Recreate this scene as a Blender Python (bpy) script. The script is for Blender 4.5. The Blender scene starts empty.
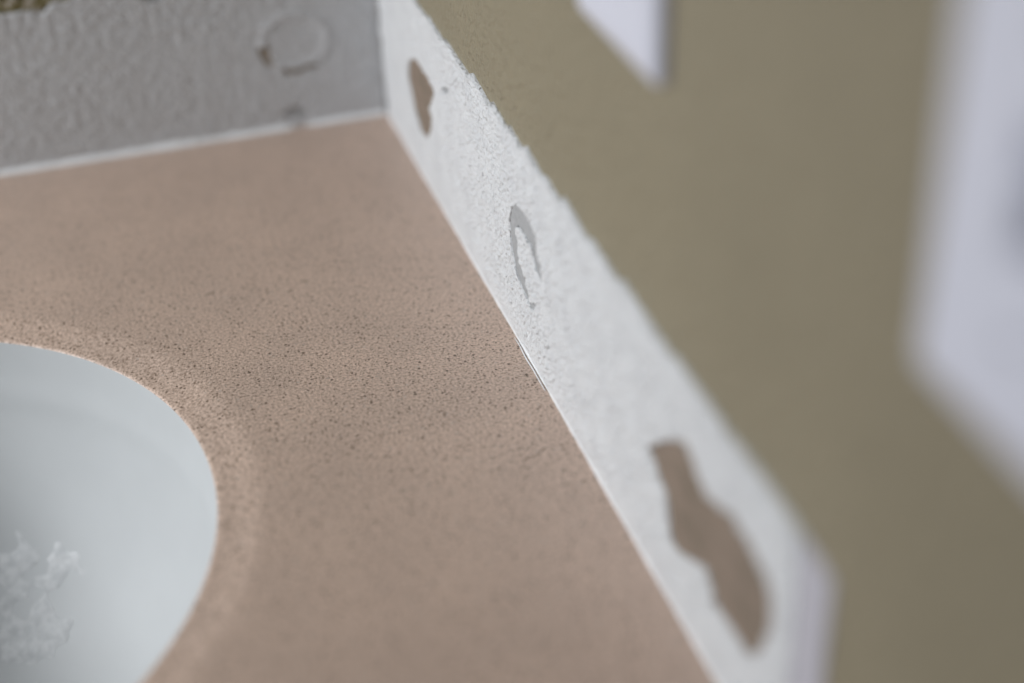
import bpy, bmesh, math, random
from mathutils import Matrix, Vector, noise
from mathutils.geometry import delaunay_2d_cdt

random.seed(7)
scene = bpy.context.scene
col = scene.collection

# ------------------------------------------------------------------ camera
cam_data = bpy.data.cameras.new('camera')
cam = bpy.data.objects.new('camera', cam_data)
col.objects.link(cam)
cam.matrix_world = Matrix((
    (0.95566012, 0.18927796, -0.22558277, -0.15632815),
    (-0.29204529, 0.51106433, -0.80840757, -0.80644958),
    (-0.03772643, 0.83844326, 0.54368154, 0.36973200),
    (0, 0, 0, 1)))
cam_data.sensor_width = 36.0
cam_data.lens = 54.04
cam_data.clip_start = 0.02
cam_data.dof.use_dof = True
cam_data.dof.focus_distance = 0.668
cam_data.dof.aperture_fstop = 2.35
scene.camera = cam

# ------------------------------------------------------------------ light
world = bpy.data.worlds.new('room_light')
scene.world = world
world.use_nodes = True
bg = world.node_tree.nodes['Background']
bg.inputs['Color'].default_value = (0.86, 0.90, 1.0, 1)
bg.inputs['Strength'].default_value = 0.15

lamp_data = bpy.data.lights.new('vanity_light', 'AREA')
lamp_data.shape = 'RECTANGLE'
lamp_data.size = 0.42
lamp_data.size_y = 0.30
lamp_data.energy = 3.6
lamp_data.color = (0.94, 0.967, 1.0)
lamp_data.spread = math.radians(105)
lamp = bpy.data.objects.new('vanity_light', lamp_data)
col.objects.link(lamp)
lamp.location = (-1.02, -0.19, 0.41)
lamp.rotation_euler = (Vector((0.0, -0.28, 0.06)) - lamp.location).to_track_quat('-Z', 'Y').to_euler()

scene.view_settings.view_transform = 'Standard'
scene.view_settings.look = 'None'
scene.view_settings.gamma = 1.0
scene.view_settings.use_curve_mapping = False
scene.view_settings.exposure = 0.0


# ------------------------------------------------------------------ materials
def mat(name, base, rough=0.6, spec=0.5):
    m = bpy.data.materials.new(name)
    m.use_nodes = True
    b = m.node_tree.nodes['Principled BSDF']
    b.inputs['Base Color'].default_value = (*base, 1)
    b.inputs['Roughness'].default_value = rough
    b.inputs['Specular IOR Level'].default_value = spec
    return m, m.node_tree, b


def N(nt, kind, **kw):
    n = nt.nodes.new(kind)
    for k, v in kw.items():
        if k in n.inputs:
            n.inputs[k].default_value = v
        else:
            setattr(n, k, v)
    return n


def ramp(nt, src, stops):
    r = nt.nodes.new('ShaderNodeValToRGB')
    e = r.color_ramp.elements
    while len(e) < len(stops):
        e.new(0.5)
    for el, (p, c) in zip(e, stops):
        el.position = p
        el.color = (*c, 1)
    nt.links.new(src, r.inputs['Fac'])
    return r


def bump(nt, b, heights, strength=0.5, dist=0.001):
    """heights: list of (socket, distance) chained into one bump stack"""
    prev = None
    for s, d in heights:
        bp = nt.nodes.new('ShaderNodeBump')
        bp.inputs['Strength'].default_value = strength
        bp.inputs['Distance'].default_value = d
        nt.links.new(s, bp.inputs['Height'])
        if prev:
            nt.links.new(prev.outputs['Normal'], bp.inputs['Normal'])
        prev = bp
    nt.links.new(prev.outputs['Normal'], b.inputs['Normal'])


def coords(nt):
    return nt.nodes.new('ShaderNodeTexCoord').outputs['Object']


def tex_noise(nt, co, scale, detail=3.0, rough=0.55):
    n = N(nt, 'ShaderNodeTexNoise', Scale=scale, Detail=detail, Roughness=rough)
    nt.links.new(co, n.inputs['Vector'])
    return n.outputs['Fac']


def mix_rgb(nt, fac, a, b, mode='MIX'):
    n = nt.nodes.new('ShaderNodeMix')
    n.data_type = 'RGBA'
    n.blend_type = mode
    for sock, v in ((n.inputs[0], fac), (n.inputs[6], a), (n.inputs[7], b)):
        if hasattr(v, 'is_linked'):
            nt.links.new(v, sock)
        elif isinstance(v, tuple):
            sock.default_value = (*v, 1)
        else:
            sock.default_value = v
    return n.outputs[2]


# tan wall paint with roller texture
M_PAINT, nt, b = mat('tan_wall_paint', (0.34, 0.30, 0.215), 0.55, 0.35)
co = coords(nt)
c = ramp(nt, tex_noise(nt, co, 9, 2), [(0.3, (0.262, 0.227, 0.154)), (0.7, (0.285, 0.247, 0.168))])
nt.links.new(c.outputs['Color'], b.inputs['Base Color'])
bump(nt, b, [(tex_noise(nt, co, 420, 2), 0.0030), (tex_noise(nt, co, 190, 2), 0.0034)], 0.7)

# bare plaster left where the splash was
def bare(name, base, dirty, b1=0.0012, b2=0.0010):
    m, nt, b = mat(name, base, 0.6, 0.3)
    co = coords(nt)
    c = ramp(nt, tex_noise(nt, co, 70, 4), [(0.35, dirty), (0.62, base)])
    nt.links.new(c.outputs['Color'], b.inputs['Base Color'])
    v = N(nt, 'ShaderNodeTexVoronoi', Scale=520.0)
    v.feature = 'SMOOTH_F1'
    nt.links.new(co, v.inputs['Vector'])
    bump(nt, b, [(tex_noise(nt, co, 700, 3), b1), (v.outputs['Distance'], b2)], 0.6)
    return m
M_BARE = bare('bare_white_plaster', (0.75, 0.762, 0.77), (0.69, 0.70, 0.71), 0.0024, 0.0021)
M_BARE_BACK = bare('shaded_bare_plaster', (0.595, 0.61, 0.628), (0.56, 0.568, 0.58), 0.0010, 0.0008)  # same white plaster, darkened: the back wall's shade is put into its colour
M_END_BAND, nt, b = mat('grey_lilac_band', (0.49, 0.478, 0.52), 0.6, 0.3)  # even grey lilac tone, darker than the strip it adjoins
co = coords(nt)
bump(nt, b, [(tex_noise(nt, co, 300, 3), 0.0008)], 0.5)

# torn brown paper facing
M_PAPER, nt, b = mat('torn_brown_paper', (0.29, 0.23, 0.185), 0.85, 0.15)
co = coords(nt)
st = N(nt, 'ShaderNodeMapping')
st.inputs['Scale'].default_value = (1, 0.35, 1)
nt.links.new(co, st.inputs['Vector'])
c = ramp(nt, tex_noise(nt, st.outputs['Vector'], 130, 5), [(0.3, (0.19, 0.155, 0.118)), (0.5, (0.24, 0.19, 0.15)), (0.72, (0.28, 0.22, 0.175))])
nt.links.new(c.outputs['Color'], b.inputs['Base Color'])
bump(nt, b, [(tex_noise(nt, st.outputs['Vector'], 500, 4), 0.0008)], 0.6)

M_GREY, nt, b = mat('bare_grey_skim', (0.42, 0.425, 0.43), 0.75, 0.2)
co = coords(nt)
c = ramp(nt, tex_noise(nt, co, 400, 3), [(0.3, (0.33, 0.335, 0.34)), (0.7, (0.42, 0.425, 0.43))])
nt.links.new(c.outputs['Color'], b.inputs['Base Color'])

M_TAUPE, nt, b = mat('taupe_adhesive_stain', (0.34, 0.30, 0.26), 0.8, 0.2)
co = coords(nt)
c = ramp(nt, tex_noise(nt, co, 260, 4), [(0.35, (0.25, 0.205, 0.155)), (0.65, (0.37, 0.32, 0.27))])
nt.links.new(c.outputs['Color'], b.inputs['Base Color'])

M_OLIVE, nt, b = mat('dirty_olive_gouge', (0.2, 0.17, 0.1), 0.85, 0.15)
co = coords(nt)
c = ramp(nt, tex_noise(nt, co, 190, 5, 0.7), [(0.36, (0.05, 0.035, 0.02)), (0.46, (0.22, 0.19, 0.08)), (0.58, (0.50, 0.46, 0.41))])
nt.links.new(c.outputs['Color'], b.inputs['Base Color'])
bump(nt, b, [(tex_noise(nt, co, 300, 4), 0.0015)], 0.7)

M_CAULK, nt, b = mat('white_caulk', (0.90, 0.91, 0.92), 0.35, 0.5)
co = coords(nt)
bump(nt, b, [(tex_noise(nt, co, 260, 2), 0.0006)], 0.4)

# speckled tan counter
M_COUNTER, nt, b = mat('speckled_tan_counter', (0.34, 0.265, 0.215), 0.42, 0.4)
co = coords(nt)
n1 = tex_noise(nt, co, 800, 3, 0.65)
base = ramp(nt, n1, [(0.32, (0.28, 0.197, 0.15)), (0.48, (0.59, 0.45, 0.365)), (0.66, (0.78, 0.61, 0.51))])
v = N(nt, 'ShaderNodeTexVoronoi', Scale=640.0)
v.feature = 'F1'
nt.links.new(co, v.inputs['Vector'])
sep = nt.nodes.new('ShaderNodeSeparateColor')
nt.links.new(v.outputs['Color'], sep.inputs['Color'])
size = N(nt, 'ShaderNodeMath', operation='MULTIPLY')
nt.links.new(sep.outputs[0], size.inputs[0])
size.inputs[1].default_value = 0.44
spk = N(nt, 'ShaderNodeMath', operation='LESS_THAN')
nt.links.new(v.outputs['Distance'], spk.inputs[0])
nt.links.new(size.outputs[0], spk.inputs[1])
gate = N(nt, 'ShaderNodeMath', operation='GREATER_THAN')
nt.links.new(sep.outputs[1], gate.inputs[0])
gate.inputs[1].default_value = 0.42
both = N(nt, 'ShaderNodeMath', operation='MULTIPLY')
nt.links.new(spk.outputs[0], both.inputs[0])
nt.links.new(gate.outputs[0], both.inputs[1])
dark = ramp(nt, sep.outputs[2], [(0.0, (0.15, 0.105, 0.075)), (0.85, (0.27, 0.20, 0.15)), (0.97, (0.60, 0.50, 0.43))])
cc = mix_rgb(nt, both.outputs[0], base.outputs['Color'], dark.outputs['Color'])
blot = ramp(nt, tex_noise(nt, co, 26, 3), [(0.3, (0.93, 0.93, 0.93)), (0.7, (1.05, 1.04, 1.03))])
cc = mix_rgb(nt, 1.0, cc, blot.outputs['Color'], 'MULTIPLY')
nt.links.new(cc, b.inputs['Base Color'])
bump(nt, b, [(tex_noise(nt, co, 700, 2), 0.0008)], 0.5)

M_BOWL, nt, b = mat('white_sink_glaze', (0.80, 0.825, 0.835), 0.5, 0.35)
co = coords(nt)
c = ramp(nt, tex_noise(nt, co, 18, 3), [(0.3, (0.54, 0.556, 0.56)), (0.7, (0.57, 0.586, 0.59))])
nt.links.new(c.outputs['Color'], b.inputs['Base Color'])
M_CHROME, nt, b = mat('brushed_chrome', (0.7, 0.7, 0.7), 0.25, 0.5)
b.inputs['Metallic'].default_value = 1.0
M_RESIDUE, nt, b = mat('crumbly_white_residue', (0.62, 0.63, 0.64), 0.7, 0.25)
co = coords(nt)
c = ramp(nt, tex_noise(nt, co, 220, 4), [(0.35, (0.56, 0.575, 0.58)), (0.6, (0.70, 0.71, 0.715))])
nt.links.new(c.outputs['Color'], b.inputs['Base Color'])
bump(nt, b, [(tex_noise(nt, co, 400, 3), 0.001)], 0.5)
M_PLATE, nt, b = mat('white_switch_plastic', (0.68, 0.69, 0.77), 0.35, 0.45)
M_TOGGLE, nt, b = mat('grey_toggle_plastic', (0.68, 0.69, 0.77), 0.4, 0.45)
M_SLOT, nt, b = mat('dark_screw_slot', (0.12, 0.12, 0.13), 0.5, 0.3)


# ------------------------------------------------------------------ helpers
def link(name, me, m, parent=None, smooth=False, **props):
    if isinstance(me, bmesh.types.BMesh):
        bm = me
        me = bpy.data.meshes.new(name)
        bm.to_mesh(me)
        bm.free()
    o = bpy.data.objects.new(name, me)
    col.objects.link(o)
    me.materials.append(m)
    if smooth:
        for p in me.polygons:
            p.use_smooth = True
    if parent:
        o.parent = parent
    for k, v in props.items():
        o[k] = v
    return o


def box(x0, x1, y0, y1, z0, z1, bevel=0.0, seg=3):
    bm = bmesh.new()
    bmesh.ops.create_cube(bm, size=1)
    for v in bm.verts:
        v.co = Vector((x0 + (v.co.x + .5) * (x1 - x0), y0 + (v.co.y + .5) * (y1 - y0), z0 + (v.co.z + .5) * (z1 - z0)))
    if bevel:
        bmesh.ops.bevel(bm, geom=list(bm.edges), offset=bevel, segments=seg, affect='EDGES', profile=0.6)
    return bm


def rough_outline(pts, step=0.0008, amp=0.0005, freq=420, grow=1.0):
    """closed Catmull-Rom through pts, resampled and roughened like a torn edge"""
    n = len(pts)
    mid = sum((Vector(q) for q in pts), Vector((0, 0))) / n
    pts = [mid + (Vector(q) - mid) * grow for q in pts]
    out = []
    for i in range(n):
        p0, p1, p2, p3 = (Vector(pts[(i + k - 1) % n]) for k in range(4))
        m = max(2, int((p2 - p1).length / step))
        for j in range(m):
            t = j / m
            q = 0.5 * ((2 * p1) + (p2 - p0) * t + (2 * p0 - 5 * p1 + 4 * p2 - p3) * t * t + (3 * p1 - p0 - 3 * p2 + p3) * t ** 3)
            w = Vector((q.x * freq, q.y * freq, 3.1))
            q = q + Vector((noise.noise(w), noise.noise(w + Vector((17, 5, 9))))) * amp
            out.append(q)
    return out


def inside(p, poly):
    r = False
    x, y = p
    j = len(poly) - 1
    for i in range(len(poly)):
        xi, yi = poly[i]
        xj, yj = poly[j]
        if (yi > y) != (yj > y) and x < (xj - xi) * (y - yi) / (yj - yi) + xi:
            r = not r
        j = i
    return r


def nearest(p, poly):
    best, bd = None, 1e9
    for i in range(len(poly)):
        a, b = poly[i - 1], poly[i]
        d = b - a
        t = max(0, min(1, (p - a).dot(d) / max(1e-12, d.length_squared)))
        q = a + d * t
        dd = (p - q).length
        if dd < bd:
            best, bd = q, dd
    return best, bd


def to_right(u, z, h):          # u runs from the corner towards the camera
    return Vector((-h, -u, z))


def to_back(u, z, h):           # u runs from the corner to the left
    return Vector((-u, -h, z))


def plaster_skin(u0, u1, nu, nv, ztop, height, holes, place, z0=0.0):
    """thin uneven skin of plaster on a wall, with torn holes and an irregular top edge"""
    cell = max((u1 - u0) / nu, 0.1 / nv)
    pos = {}
    verts = []
    boxes = []
    for poly in holes:
        xs = [q.x for q in poly]
        ys = [q.y for q in poly]
        boxes.append((min(xs) - .002, max(xs) + .002, min(ys) - .002, max(ys) + .002))
    flat = []
    for i in range(nu + 1):
        u = u0 + (u1 - u0) * i / nu
        zt = ztop(u)
        for j in range(nv + 1):
            p = Vector((u, z0 + (zt - z0) * j / nv))
            for poly, bb in zip(holes, boxes):
                if bb[0] < p.x < bb[1] and bb[2] < p.y < bb[3]:
                    q, d = nearest(p, poly)
                    if d < 0.62 * cell:
                        p = q
            flat.append(p)
            verts.append(place(p.x, p.y, height(p.x, p.y, zt)))
    faces = []
    for i in range(nu):
        for j in range(nv):
            a = i * (nv + 1) + j
            f = (a, a + nv + 1, a + nv + 2, a + 1)
            cpt = (flat[f[0]] + flat[f[1]] + flat[f[2]] + flat[f[3]]) / 4
            cut = False
            for poly, bb in zip(holes, boxes):
                if bb[0] < cpt.x < bb[1] and bb[2] < cpt.y < bb[3] and inside(cpt, poly):
                    cut = True
                    break
            if not cut:
                faces.append(f)
    me = bpy.data.meshes.new('skin')
    me.from_pydata(verts, [], faces)
    bm = bmesh.new()
    bm.from_mesh(me)
    bmesh.ops.delete(bm, geom=[v for v in bm.verts if not v.link_faces], context='VERTS')
    edges = [e for e in bm.edges if e.is_boundary]
    r = bmesh.ops.extrude_edge_only(bm, edges=edges)
    for g in r['geom']:
        if isinstance(g, bmesh.types.BMVert):
            if place is to_right:
                g.co.x = 0.0003
            else:
                g.co.y = 0.0003
    bmesh.ops.recalc_face_normals(bm, faces=bm.faces)
    return bm


def patch(poly, height, place, grow=0.0, cell=0.002, amp=0.0):
    """solid thin sheet filling an outline: a front face with relief and a rim back to the wall"""
    cen = sum(poly, Vector((0, 0))) / len(poly)
    pts = [q + (q - cen).normalized() * grow for q in poly]
    n = len(pts)
    allp = list(pts)
    xs = [q.x for q in pts]
    ys = [q.y for q in pts]
    x = min(xs)
    while x < max(xs):
        y = min(ys)
        while y < max(ys):
            q = Vector((x + random.uniform(-.2, .2) * cell, y + random.uniform(-.2, .2) * cell))
            if inside(q, pts) and nearest(q, pts)[1] > cell * 0.4:
                allp.append(q)
            y += cell
        x += cell
    vs, _, fs, *_ = delaunay_2d_cdt([Vector(q) for q in allp], [(i, (i + 1) % n) for i in range(n)], [list(range(n))], 1, 1e-7)
    verts = [place(q.x, q.y, height + amp * noise.noise(Vector((q.x * 300, q.y * 300, 1.7)))) for q in vs]
    me = bpy.data.meshes.new('patch')
    me.from_pydata(verts, [], fs)
    bm = bmesh.new()
    bm.from_mesh(me)
    edges = [e for e in bm.edges if e.is_boundary]
    r = bmesh.ops.extrude_edge_only(bm, edges=edges)
    for g in r['geom']:
        if isinstance(g, bmesh.types.BMVert):
            if place is to_right:
                g.co.x = 0.0002
            else:
                g.co.y = 0.0002
    bmesh.ops.recalc_face_normals(bm, faces=bm.faces)
    return bm


def bead(u0, u1, n, out, up, place, gap=None, seed=0.0):
    """swept caulk bead in the joint between wall and counter"""
    verts, faces = [], []
    k = 7
    for i in range(n + 1):
        u = u0 + (u1 - u0) * i / n
        w = 1 + 0.22 * noise.noise(Vector((u * 45, seed, 0))) + 0.12 * noise.noise(Vector((u * 210, seed, 4)))
        if gap:
            w *= 1 - 0.75 * math.exp(-((u - gap[0]) / gap[1]) ** 2)
        for j in range(k):
            a = j / (k - 1)
            ang = a * math.pi / 2
            # slightly concave tooled face
            h = out * w * (1 - math.sin(ang)) ** 0.75 + 0.0006
            z = up * w * (1 - math.cos(ang)) ** 0.75 + 0.0001
            verts.append(place(u, z, h))
        verts.append(place(u, 0.0001, 0.0002))
    m = k + 1
    for i in range(n):
        for j in range(m):
            a, b2 = i * m + j, i * m + (j + 1) % m
            faces.append((a, a + m, b2 + m, b2))
    faces.append(tuple(range(m)))
    faces.append(tuple(n * m + j for j in reversed(range(m))))
    me = bpy.data.meshes.new('bead')
    me.from_pydata(verts, [], faces)
    bm = bmesh.new()
    bm.from_mesh(me)
    bmesh.ops.recalc_face_normals(bm, faces=bm.faces)
    return bm


# ------------------------------------------------------------------ the setting: two walls meeting in a corner
wall_right = link('wall_right', box(0.0, 0.09, -1.7, 0.0024, -0.85, 1.55), M_PAINT, kind='structure',
                  label='tan painted wall with a bare white strip along the counter')
wall_right.location.x = 0.0016
wall_back = link('wall_back', box(-2.0, 0.0016, 0.0, 0.09, -0.85, 1.55), M_PAINT, kind='structure',
                 label='tan painted back wall with a bare strip coloured as in shade behind the sink')

wall_back.location.y = 0.0024
HOLE_A = [(0.06849, 0.05582), (0.07465, 0.0609), (0.08652, 0.06594), (0.09517, 0.0667), (0.10324, 0.06598), (0.11467, 0.06625), (0.12219, 0.0646), (0.12224, 0.06121), (0.1145, 0.05367), (0.11162, 0.04896), (0.11505, 0.04603), (0.11138, 0.03957), (0.10493, 0.03271), (0.09494, 0.02811), (0.08729, 0.02769), (0.0812, 0.03057), (0.07488, 0.03524), (0.06998, 0.04237), (0.06606, 0.04808)]
DOT_A = [(0.14203, 0.07353), (0.14981, 0.07736), (0.15506, 0.07843), (0.15328, 0.07583), (0.14558, 0.07209), (0.14146, 0.07123)]
RING_B = [(0.25206, 0.06059), (0.257, 0.06687), (0.26554, 0.07049), (0.2761, 0.07092), (0.28169, 0.07026), (0.28853, 0.06766), (0.28791, 0.06116), (0.29392, 0.0582), (0.29403, 0.05113), (0.2895, 0.05131), (0.28421, 0.05471), (0.28144, 0.0604), (0.27497, 0.06057), (0.26839, 0.06074), (0.26158, 0.05995), (0.25755, 0.05606), (0.25916, 0.05138), (0.26112, 0.045), (0.26745, 0.04099), (0.27242, 0.03721), (0.27578, 0.03113), (0.28398, 0.03399), (0.28094, 0.02969), (0.27556, 0.02902), (0.26507, 0.03214), (0.25841, 0.03412), (0.25481, 0.03878), (0.25147, 0.04547), (0.25028, 0.05139)]
HOLE_C = [(0.41495, 0.05087), (0.42029, 0.05674), (0.42958, 0.0642), (0.43686, 0.0700), (0.44486, 0.07453), (0.44986, 0.07322), (0.45584, 0.06921), (0.46296, 0.06756), (0.47225, 0.07022), (0.48163, 0.07365), (0.49008, 0.07289), (0.49888, 0.07129), (0.50522, 0.06853), (0.50827, 0.06304), (0.50783, 0.05302), (0.50463, 0.04307), (0.49809, 0.03415), (0.49193, 0.03112), (0.48582, 0.03106), (0.47987, 0.03095), (0.47155, 0.03083), (0.46687, 0.0361), (0.46246, 0.03762), (0.45252, 0.03316), (0.44218, 0.02776), (0.43524, 0.02834), (0.43237, 0.03532), (0.42951, 0.04226), (0.4223, 0.04595)]
hole_a = rough_outline(HOLE_A, 0.0008, 0.0007, 380, 1.04)
dot_a = rough_outline(DOT_A, 0.0006, 0.0003)
ring_b = rough_outline(RING_B, 0.0006, 0.00045, 700)
_mid = [Vector(q) for q in ring_b]
ring_b = []
for k, q in enumerate(_mid):          # widen the thin loop a little along its own outline
    t = (_mid[(k + 2) % len(_mid)] - _mid[k - 2]).normalized()
    ring_b.append(q + Vector((-t.y, t.x)) * 0.00045)
hole_c = rough_outline(HOLE_C, 0.0009, 0.0011, 260, 1.035)

# flakes along the top edge: each one steps out suddenly, then runs back in
FLAKES = [(0.020, .0006), (0.066, .0007), (0.118, .0010), (0.150, .0012), (0.197, .0022), (0.228, .0020),
          (0.252, .0016), (0.276, .0024), (0.300, .0014), (0.322, .0024), (0.352, .0016), (0.385, .0020), (0.432, .0010), (0.48, .0008), (0.56, 0)]


def right_top(u):
    z = 0.0998 + 0.0006 * noise.noise(Vector((u * 38, 2.2, 0))) + 0.00035 * noise.noise(Vector((u * 260, 8.2, 0)))
    for (a, h), (b2, _) in zip(FLAKES, FLAKES[1:]):
        if a <= u < b2:
            t = (u - a) / (b2 - a)
            rise = min(1, (u - a) / 0.0007)
            z += 1.6 * h * rise * (1 - t) ** 1.3
    if u > 0.50:
        z -= 0.012 * max(0, (u - 0.50) / 0.043) ** 2 * 0.3
    return z


def right_height(u, z, zt):
    d = zt - z
    h = 0.0013
    a = min(1.0, z / 0.012)
    s = noise.noise(Vector((u * 330, z * 330, 0.3)))
    s2 = noise.noise(Vector((u * 150, z * 170, 7.3)))
    h += a * (0.00095 * abs(s) + 0.00045 * s2 + 0.00055 * noise.noise(Vector((u * 640, z * 640, 2))))
    if d < 0.02:                     # smeared ridges running along the torn edge
        k = (1 - d / 0.02) ** 1.2
        h += k * (0.0006 + 0.0006 * noise.noise(Vector((u * 40, z * 520, 5.0))))
    return max(0.0005, h)


link('bare_strip', plaster_skin(0.0005, 0.5235, 960, 170, right_top, right_height, [hole_a, dot_a, ring_b, hole_c], to_right),
     M_BARE, wall_right, True, label='bare white plaster strip with stippled face and torn top edge')
link('torn_patch', patch(hole_a, 0.0005, to_right, 0.0006, amp=0.0002), M_PAPER, wall_right, True,
     label='small brown torn paper patch nearest the corner')
link('torn_patch', patch(hole_c, 0.0005, to_right, 0.0006, amp=0.0002), M_PAPER, wall_right, True,
     label='large brown torn paper patch with a narrow neck')
link('chipped_spot', patch(dot_a, 0.0004, to_right, 0.0004), M_GREY, wall_right, True, label='tiny grey chip beside the smaller patch')
link('adhesive_ring', patch(ring_b, 0.0009, to_right, 0.0004, 0.0012), M_GREY, wall_right, True,
     label='open grey ring left by a dab of adhesive')
def end_top(u):
    return right_top(0.5235) - 0.0035 * max(0, (u - 0.5235) / 0.0195) ** 2.2
link('end_band', plaster_skin(0.5236, 0.5405, 26, 90, end_top,
     lambda u, z, zt: 0.0012 - 0.0007 * (u - 0.5236) / 0.0194 + 0.0002 * noise.noise(Vector((u * 200, z * 60, 0))), [], to_right),
     M_END_BAND, wall_right, True, label='grey lilac band closing the bare strip')
link('caulk_bead', bead(0.001, 0.5235, 700, 0.0012, 0.0042, to_right, seed=1.3), M_CAULK, wall_right, True, label='thin white caulk line along the counter')

# lifted lip of caulk on the counter under the ring
verts, faces = [], []
SL = 60
for i in range(SL + 1):
    t = i / SL
    u = 0.2545 + 0.044 * t
    w = 0.0003 * math.sin(math.pi * min(1, max(0, t))) ** 0.5 + 0.00005
    c0 = 0.0026 + 0.0004 * noise.noise(Vector((u * 90, 0, 0)))
    for h, z in ((c0 - w, 0.0001), (c0 - w * .6, 0.0004), (c0 + w * .6, 0.0004), (c0 + w, 0.0001)):
        verts.append(to_right(u, z, h))
for i in range(SL):
    for j in range(4):
        a, b2 = i * 4 + j, i * 4 + (j + 1) % 4
        faces.append((a, b2, b2 + 4, a + 4))
me = bpy.data.meshes.new('sliver')
me.from_pydata(verts, [], faces)
link('caulk_sliver', me, M_CAULK, wall_right, True, label='thin split lip of caulk lying on the counter')

# back wall strip
ARC = [(0.05650, 0.0362), (0.0520, 0.0353), (0.0470, 0.0352), (0.0412, 0.0374), (0.0362, 0.0362), (0.0375, 0.0338), (0.0412, 0.0344), (0.0470, 0.0322), (0.0520, 0.0322), (0.0560, 0.0338)]
BLOB = [(0.06867, 0.04998), (0.0625, 0.05003), (0.06209, 0.04337), (0.05989, 0.03965), (0.0642, 0.0390), (0.06729, 0.04419)]
SMEAR = [(0.05921, 0.00966), (0.05347, 0.0122), (0.04718, 0.00997), (0.04649, 0.00672), (0.05628, 0.00721)]
GOUGE = [(0.2150, 0.0905), (0.20506, 0.08952), (0.1933, 0.08881), (0.18831, 0.08903), (0.18245, 0.0885), (0.17688, 0.08701), (0.17103, 0.09107), (0.16308, 0.09098), (0.15744, 0.09441), (0.170, 0.0985), (0.19557, 0.0995), (0.215, 0.099)]
GOUGE2 = [(0.12538, 0.08711), (0.12068, 0.08459), (0.11548, 0.08492), (0.11578, 0.08949), (0.12378, 0.09064)]
arc, blob, smear, gouge, gouge2 = (rough_outline(q) for q in (ARC, BLOB, SMEAR, GOUGE, GOUGE2))
RC = Vector((0.0478, 0.0512))


def back_top(u):
    return 0.1015 + 0.0006 * noise.noise(Vector((u * 38, 9.2, 0)))


def back_height(u, z, zt):
    h = 0.0014
    h += 0.00045 * noise.noise(Vector((u * 270, z * 270, 4.0))) + 0.00018 * abs(noise.noise(Vector((u * 420, z * 420, 1.0))))
    r = (Vector((u, z)) - RC)
    ang = math.atan2(r.y, -r.x)
    rr = r.length / (1 + 0.08 * math.cos(2 * ang))
    d = (rr - 0.0165) / 0.0024
    h += 0.0010 * math.exp(-d * d) * (0.75 + 0.5 * noise.noise(Vector((math.cos(ang) * 2, math.sin(ang) * 2, 3))))
    if rr < 0.0165:
        h -= 0.0002
    return max(0.0006, h)


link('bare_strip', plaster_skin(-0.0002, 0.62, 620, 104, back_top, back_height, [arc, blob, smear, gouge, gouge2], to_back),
     M_BARE_BACK, wall_back, True, label='bare white plaster strip coloured as in shade with a faint raised ring')
link('adhesive_stain', patch(arc, 0.0012, to_back, 0.0004, 0.0015), M_TAUPE, wall_back, True, label='curved taupe stain under the raised ring')
link('adhesive_stain', patch(blob, 0.0012, to_back, 0.0004, 0.0015), M_TAUPE, wall_back, True, label='short taupe stain left of the raised ring')
link('chipped_spot', patch(smear, 0.0008, to_back, 0.0004), M_GREY, wall_back, True, label='grey chip above the caulk gap')
link('gouge', patch(gouge, 0.0006, to_back, 0.0005, amp=0.0004), M_OLIVE, wall_back, True, label='dirty olive gouge at the top of the grey strip')
link('gouge', patch(gouge2, 0.0005, to_back, 0.0005), M_GREY, wall_back, True, label='small dark gouge at the top of the grey strip')
link('caulk_bead', bead(0.001, 0.62, 500, 0.0034, 0.0046, to_back, gap=(0.050, 0.006), seed=6.1), M_CAULK, wall_back, True,
     label='white caulk line with a gap near the corner')

# ------------------------------------------------------------------ vanity top with bowl
CX, CY, RX, RY = -0.2998, -0.3070, 0.1575, 0.1568
top = bpy.data.objects.new('vanity_top', None)
col.objects.link(top)
top['label'] = 'speckled tan vanity counter with a round white sink bowl'
top['category'] = 'counter'
X0, X1, Y0, Y1 = -0.95, 0.0014, -0.565, 0.0022
SEG = 192
bm = bmesh.new()
# roll-over profile from the flat counter down to the bowl: (offset from bowl radius, z)
PROF = [(0.022, 0.0), (0.018, -0.0001), (0.0155, -0.0004), (0.013, -0.0009), (0.0105, -0.0014), (0.008, -0.0018), (0.006, -0.0021), (0.004, -0.0023),
        (0.0024, -0.0025), (0.0012, -0.0027), (0.0004, -0.0030), (0.0, -0.0035), (0.005, -0.009)]


def ring(off, z):
    return [bm.verts.new((CX + (RX + off) * math.cos(2 * math.pi * i / SEG), CY + (RY + off) * math.sin(2 * math.pi * i / SEG), z)) for i in range(SEG)]


rings = [ring(o, z) for o, z in PROF]
for a, b2 in zip(rings, rings[1:]):
    for i in range(SEG):
        bm.faces.new((a[i], a[(i + 1) % SEG], b2[(i + 1) % SEG], b2[i]))
# outer border sampled by angle, then front edge rolled over
outer = []
for i in range(SEG):
    ca, sa = math.cos(2 * math.pi * i / SEG), math.sin(2 * math.pi * i / SEG)
    t = min(((X1 - CX) / ca if ca > 1e-9 else 9), ((X0 - CX) / ca if ca < -1e-9 else 9),
            ((Y1 - CY) / sa if sa > 1e-9 else 9), ((Y0 - CY) / sa if sa < -1e-9 else 9))
    outer.append([CX + t * ca, CY + t * sa])
for cxy in ((X0, Y0), (X0, Y1), (X1, Y0), (X1, Y1)):
    k = min(range(SEG), key=lambda i: (outer[i][0] - cxy[0]) ** 2 + (outer[i][1] - cxy[1]) ** 2)
    outer[k] = list(cxy)
ov = [bm.verts.new((x, y, 0)) for x, y in outer]
for i in range(SEG):
    bm.faces.new((ov[i], ov[(i + 1) % SEG], rings[0][(i + 1) % SEG], rings[0][i]))
mid = [bm.verts.new((x, y - (0.004 if abs(y - Y0) < 1e-6 else 0), -0.004)) for x, y in outer]
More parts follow.
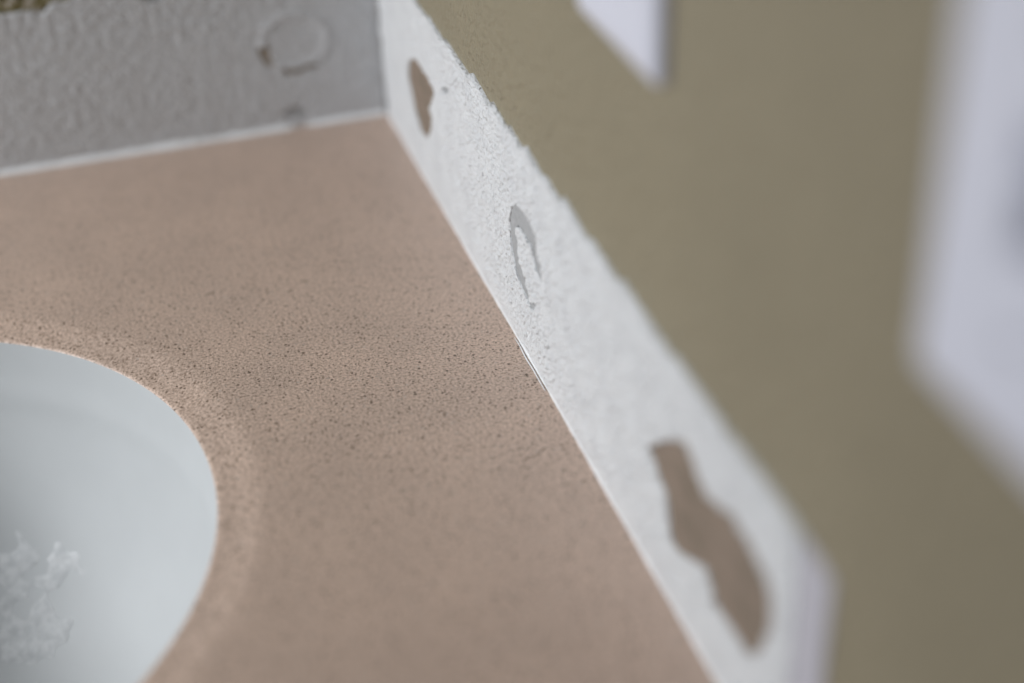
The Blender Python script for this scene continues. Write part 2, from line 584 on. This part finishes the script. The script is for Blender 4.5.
low = [bm.verts.new((x, y - (0.004 if abs(y - Y0) < 1e-6 else 0), -0.030)) for x, y in outer]
inn = [bm.verts.new((CX + (RX + 0.018) * math.cos(2 * math.pi * i / SEG), CY + (RY + 0.018) * math.sin(2 * math.pi * i / SEG), -0.030)) for i in range(SEG)]
for a, b2 in ((mid, ov), (low, mid), (inn, low)):
    for i in range(SEG):
        bm.faces.new((a[i], a[(i + 1) % SEG], b2[(i + 1) % SEG], b2[i]))
bmesh.ops.recalc_face_normals(bm, faces=bm.faces)
slab = link('counter_slab', bm, M_COUNTER, top, True, label='tan counter with fine dark speckles')
for p in slab.data.polygons:
    if p.normal.z > 0.99999:
        p.use_smooth = False
slab.data.set_sharp_from_angle(angle=math.radians(40))

# bowl: wall thickness and all, depth 0.135
DEPTH = 0.156


def bowl_profile(t):
    """t 0 at the lip, 1 at the drain: fraction of radius, depth"""
    a = t * math.pi / 2
    r = math.cos(a) ** 0.72
    z = -math.sin(a) ** 0.92
    return r, z


def bowl_point(ang, t, lift=0.0):
    r, z = bowl_profile(t)
    ridge = 0.0009 * math.exp(-((t - 0.10) / 0.025) ** 2)
    r = r * (1 - ridge / 0.157)
    return Vector((CX + RX * r * math.cos(ang), CY + RY * r * math.sin(ang), -0.0035 + z * DEPTH)) + \
        Vector((-math.cos(ang) * r * 0.7, -math.sin(ang) * r * 0.7, 0.7)).normalized() * lift


bm = bmesh.new()
NT = 48
T = [0.86 * (i / NT) for i in range(NT + 1)]
rows = []
for t in T:
    rows.append([bm.verts.new(bowl_point(2 * math.pi * i / SEG, t)) for i in range(SEG)])
for a, b2 in zip(rows, rows[1:]):
    for i in range(SEG):
        bm.faces.new((a[i], a[(i + 1) % SEG], b2[(i + 1) % SEG], b2[i]))
# outside skin
orow = []
for t in T[::6]:
    row = []
    for i in range(SEG):
        p = bowl_point(2 * math.pi * i / SEG, t)
        r = bowl_profile(t)[0]
        row.append(bm.verts.new((CX + (p.x - CX) * (1 + 0.006 / (RX * max(r, .2))), CY + (p.y - CY) * (1 + 0.006 / (RY * max(r, .2))), p.z - 0.006 * t - (0.012 if t == 0 else 0))))
    orow.append(row)
for a, b2 in zip(orow, orow[1:]):
    for i in range(SEG):
        bm.faces.new((a[i], b2[i], b2[(i + 1) % SEG], a[(i + 1) % SEG]))
for i in range(SEG):
    bm.faces.new((rows[0][i], orow[0][i], orow[0][(i + 1) % SEG], rows[0][(i + 1) % SEG]))
    bm.faces.new((rows[-1][i], rows[-1][(i + 1) % SEG], orow[-1][(i + 1) % SEG], orow[-1][i]))
bmesh.ops.recalc_face_normals(bm, faces=bm.faces)
bowl = link('sink_bowl', bm, M_BOWL, top, True, label='smooth white sink bowl')
bowl.data.set_sharp_from_angle(angle=math.radians(35))
rd, zd = bowl_profile(0.86)
zdr = -0.0035 + zd * DEPTH
rdr = RX * rd
bm = bmesh.new()
pr = [(rdr * 1.06, 0.0006), (rdr * 1.0, 0.0022), (rdr * .86, 0.0016), (rdr * .76, -0.002), (rdr * .74, -0.012), (0.0001, -0.012)]
rr = [[bm.verts.new((CX + r * math.cos(2 * math.pi * i / 64), CY + r * math.sin(2 * math.pi * i / 64), zdr + z)) for i in range(64)] for r, z in pr]
for a, b2 in zip(rr, rr[1:]):
    for i in range(64):
        bm.faces.new((a[i], a[(i + 1) % 64], b2[(i + 1) % 64], b2[i]))
link('drain', bm, M_CHROME, bowl, True, label='round metal drain')

# ------------------------------------------------------------------ crumbly residue in the bowl
A0, A1, TA, TB = math.radians(34), math.radians(125), 0.36, 0.74
nu, nv = 170, 90
verts, keep = [], []
for i in range(nu + 1):
    for j in range(nv + 1):
        a = A0 + (A1 - A0) * i / nu
        t = TA + (TB - TA) * j / nv
        p = bowl_point(a, t)
        q = p * 55
        edge = min(i / nu, 1 - i / nu, j / nv, 1 - j / nv) * 4
        m = noise.noise(q) * 0.5 + noise.noise(q * 2.1) * 0.4 + min(1, edge) * 0.55 - 0.44
        h = 0.0
        if m > 0:
            h = 0.0017 * min(1, m * 1.6) * (0.8 + 0.5 * noise.noise(q * 4))
        keep.append(m > -0.02)
        verts.append(bowl_point(a, t, h - (0.0006 if m <= 0 else 0)))
faces = []
for i in range(nu):
    for j in range(nv):
        a = i * (nv + 1) + j
        f = (a, a + nv + 1, a + nv + 2, a + 1)
        if any(keep[k] for k in f):
            faces.append(f)
me = bpy.data.meshes.new('residue')
me.from_pydata(verts, [], faces)
bm = bmesh.new()
bm.from_mesh(me)
bmesh.ops.delete(bm, geom=[v for v in bm.verts if not v.link_faces], context='VERTS')
bmesh.ops.recalc_face_normals(bm, faces=bm.faces)
link('dried_residue', bm, M_RESIDUE, bowl, True, label='crumbly white residue dried on the bottom of the bowl', kind='stuff')


# ------------------------------------------------------------------ switch plates on the right wall
def plate_mesh(w, hgt, d):
    """cover plate with softened bevelled rim and a rectangular toggle opening"""
    bm = bmesh.new()
    def loop(hw, hh, x, rad, n=5):
        out = []
        for sx, sy, a0 in ((1, 1, 0), (-1, 1, 90), (-1, -1, 180), (1, -1, 270)):
            for k in range(n):
                a = math.radians(a0 + 90 * k / (n - 1))
                out.append(bm.verts.new((x, sx * (hw - rad) + rad * math.cos(a), sy * (hh - rad) + rad * math.sin(a))))
        return out
    L = [loop(w / 2, hgt / 2, 0, 0.003), loop(w / 2, hgt / 2, -0.0026, 0.003), loop(w / 2 - 0.0007, hgt / 2 - 0.0007, -0.0038, 0.003),
         loop(w / 2 - 0.0024, hgt / 2 - 0.0024, -0.0050, 0.003), loop(w / 2 - 0.006, hgt / 2 - 0.006, -d, 0.003),
         loop(0.0056, 0.0125, -d, 0.001), loop(0.0052, 0.0121, -d + 0.0006, 0.001), loop(0.0052, 0.0121, -0.001, 0.001)]
    for a, b2 in zip(L, L[1:]):
        n = len(a)
        for i in range(n):
            bm.faces.new((a[i], a[(i + 1) % n], b2[(i + 1) % n], b2[i]))
    bm.faces.new(L[-1])
    bm.faces.new(list(reversed(L[0])))
    bmesh.ops.recalc_face_normals(bm, faces=bm.faces)
    return bm


def switch_plate(y, z, label, up):
    o = bpy.data.objects.new('switch_plate', None)
    col.objects.link(o)
    o.location = (0.0016, y, z)
    o['label'] = label
    o['category'] = 'switch plate'
    o['group'] = 'white switch plates on the tan wall'
    link('cover_plate', plate_mesh(0.070, 0.1143, 0.0062), M_PLATE, o)
    bm = box(-0.011, 0.0, -0.0042, 0.0042, -0.0075, 0.0075, 0.0014)
    for v in bm.verts:
        k = max(0, -v.co.x) / 0.011
        v.co.z = v.co.z * (1 - 0.25 * k) + up * 0.010 * k
        v.co.y *= 1 - 0.15 * k
        v.co.x -= 0.0012
    link('toggle', bm, M_TOGGLE, o, True)
    for s in (-1, 1):
        bm = bmesh.new()
        bmesh.ops.create_uvsphere(bm, u_segments=20, v_segments=10, radius=0.0036)
        for v in bm.verts:
            v.co.x = v.co.x * 0.35 - 0.0060
            v.co.z += s * 0.0302
        sc = link('screw', bm, M_PLATE, o, True)
        link('slot', box(-0.0076, -0.0068, -0.0026, 0.0026, s * 0.0302 - 0.0004, s * 0.0302 + 0.0004), M_SLOT, sc)
    return o


switch_plate(-0.3873, 0.1875 + 0.05715, 'white switch plate farther back, cut off by the top of the picture', 1)
switch_plate(-0.5705 - 0.035, 0.186 + 0.05715, 'large blurred white switch plate nearest the viewer', -0.4)
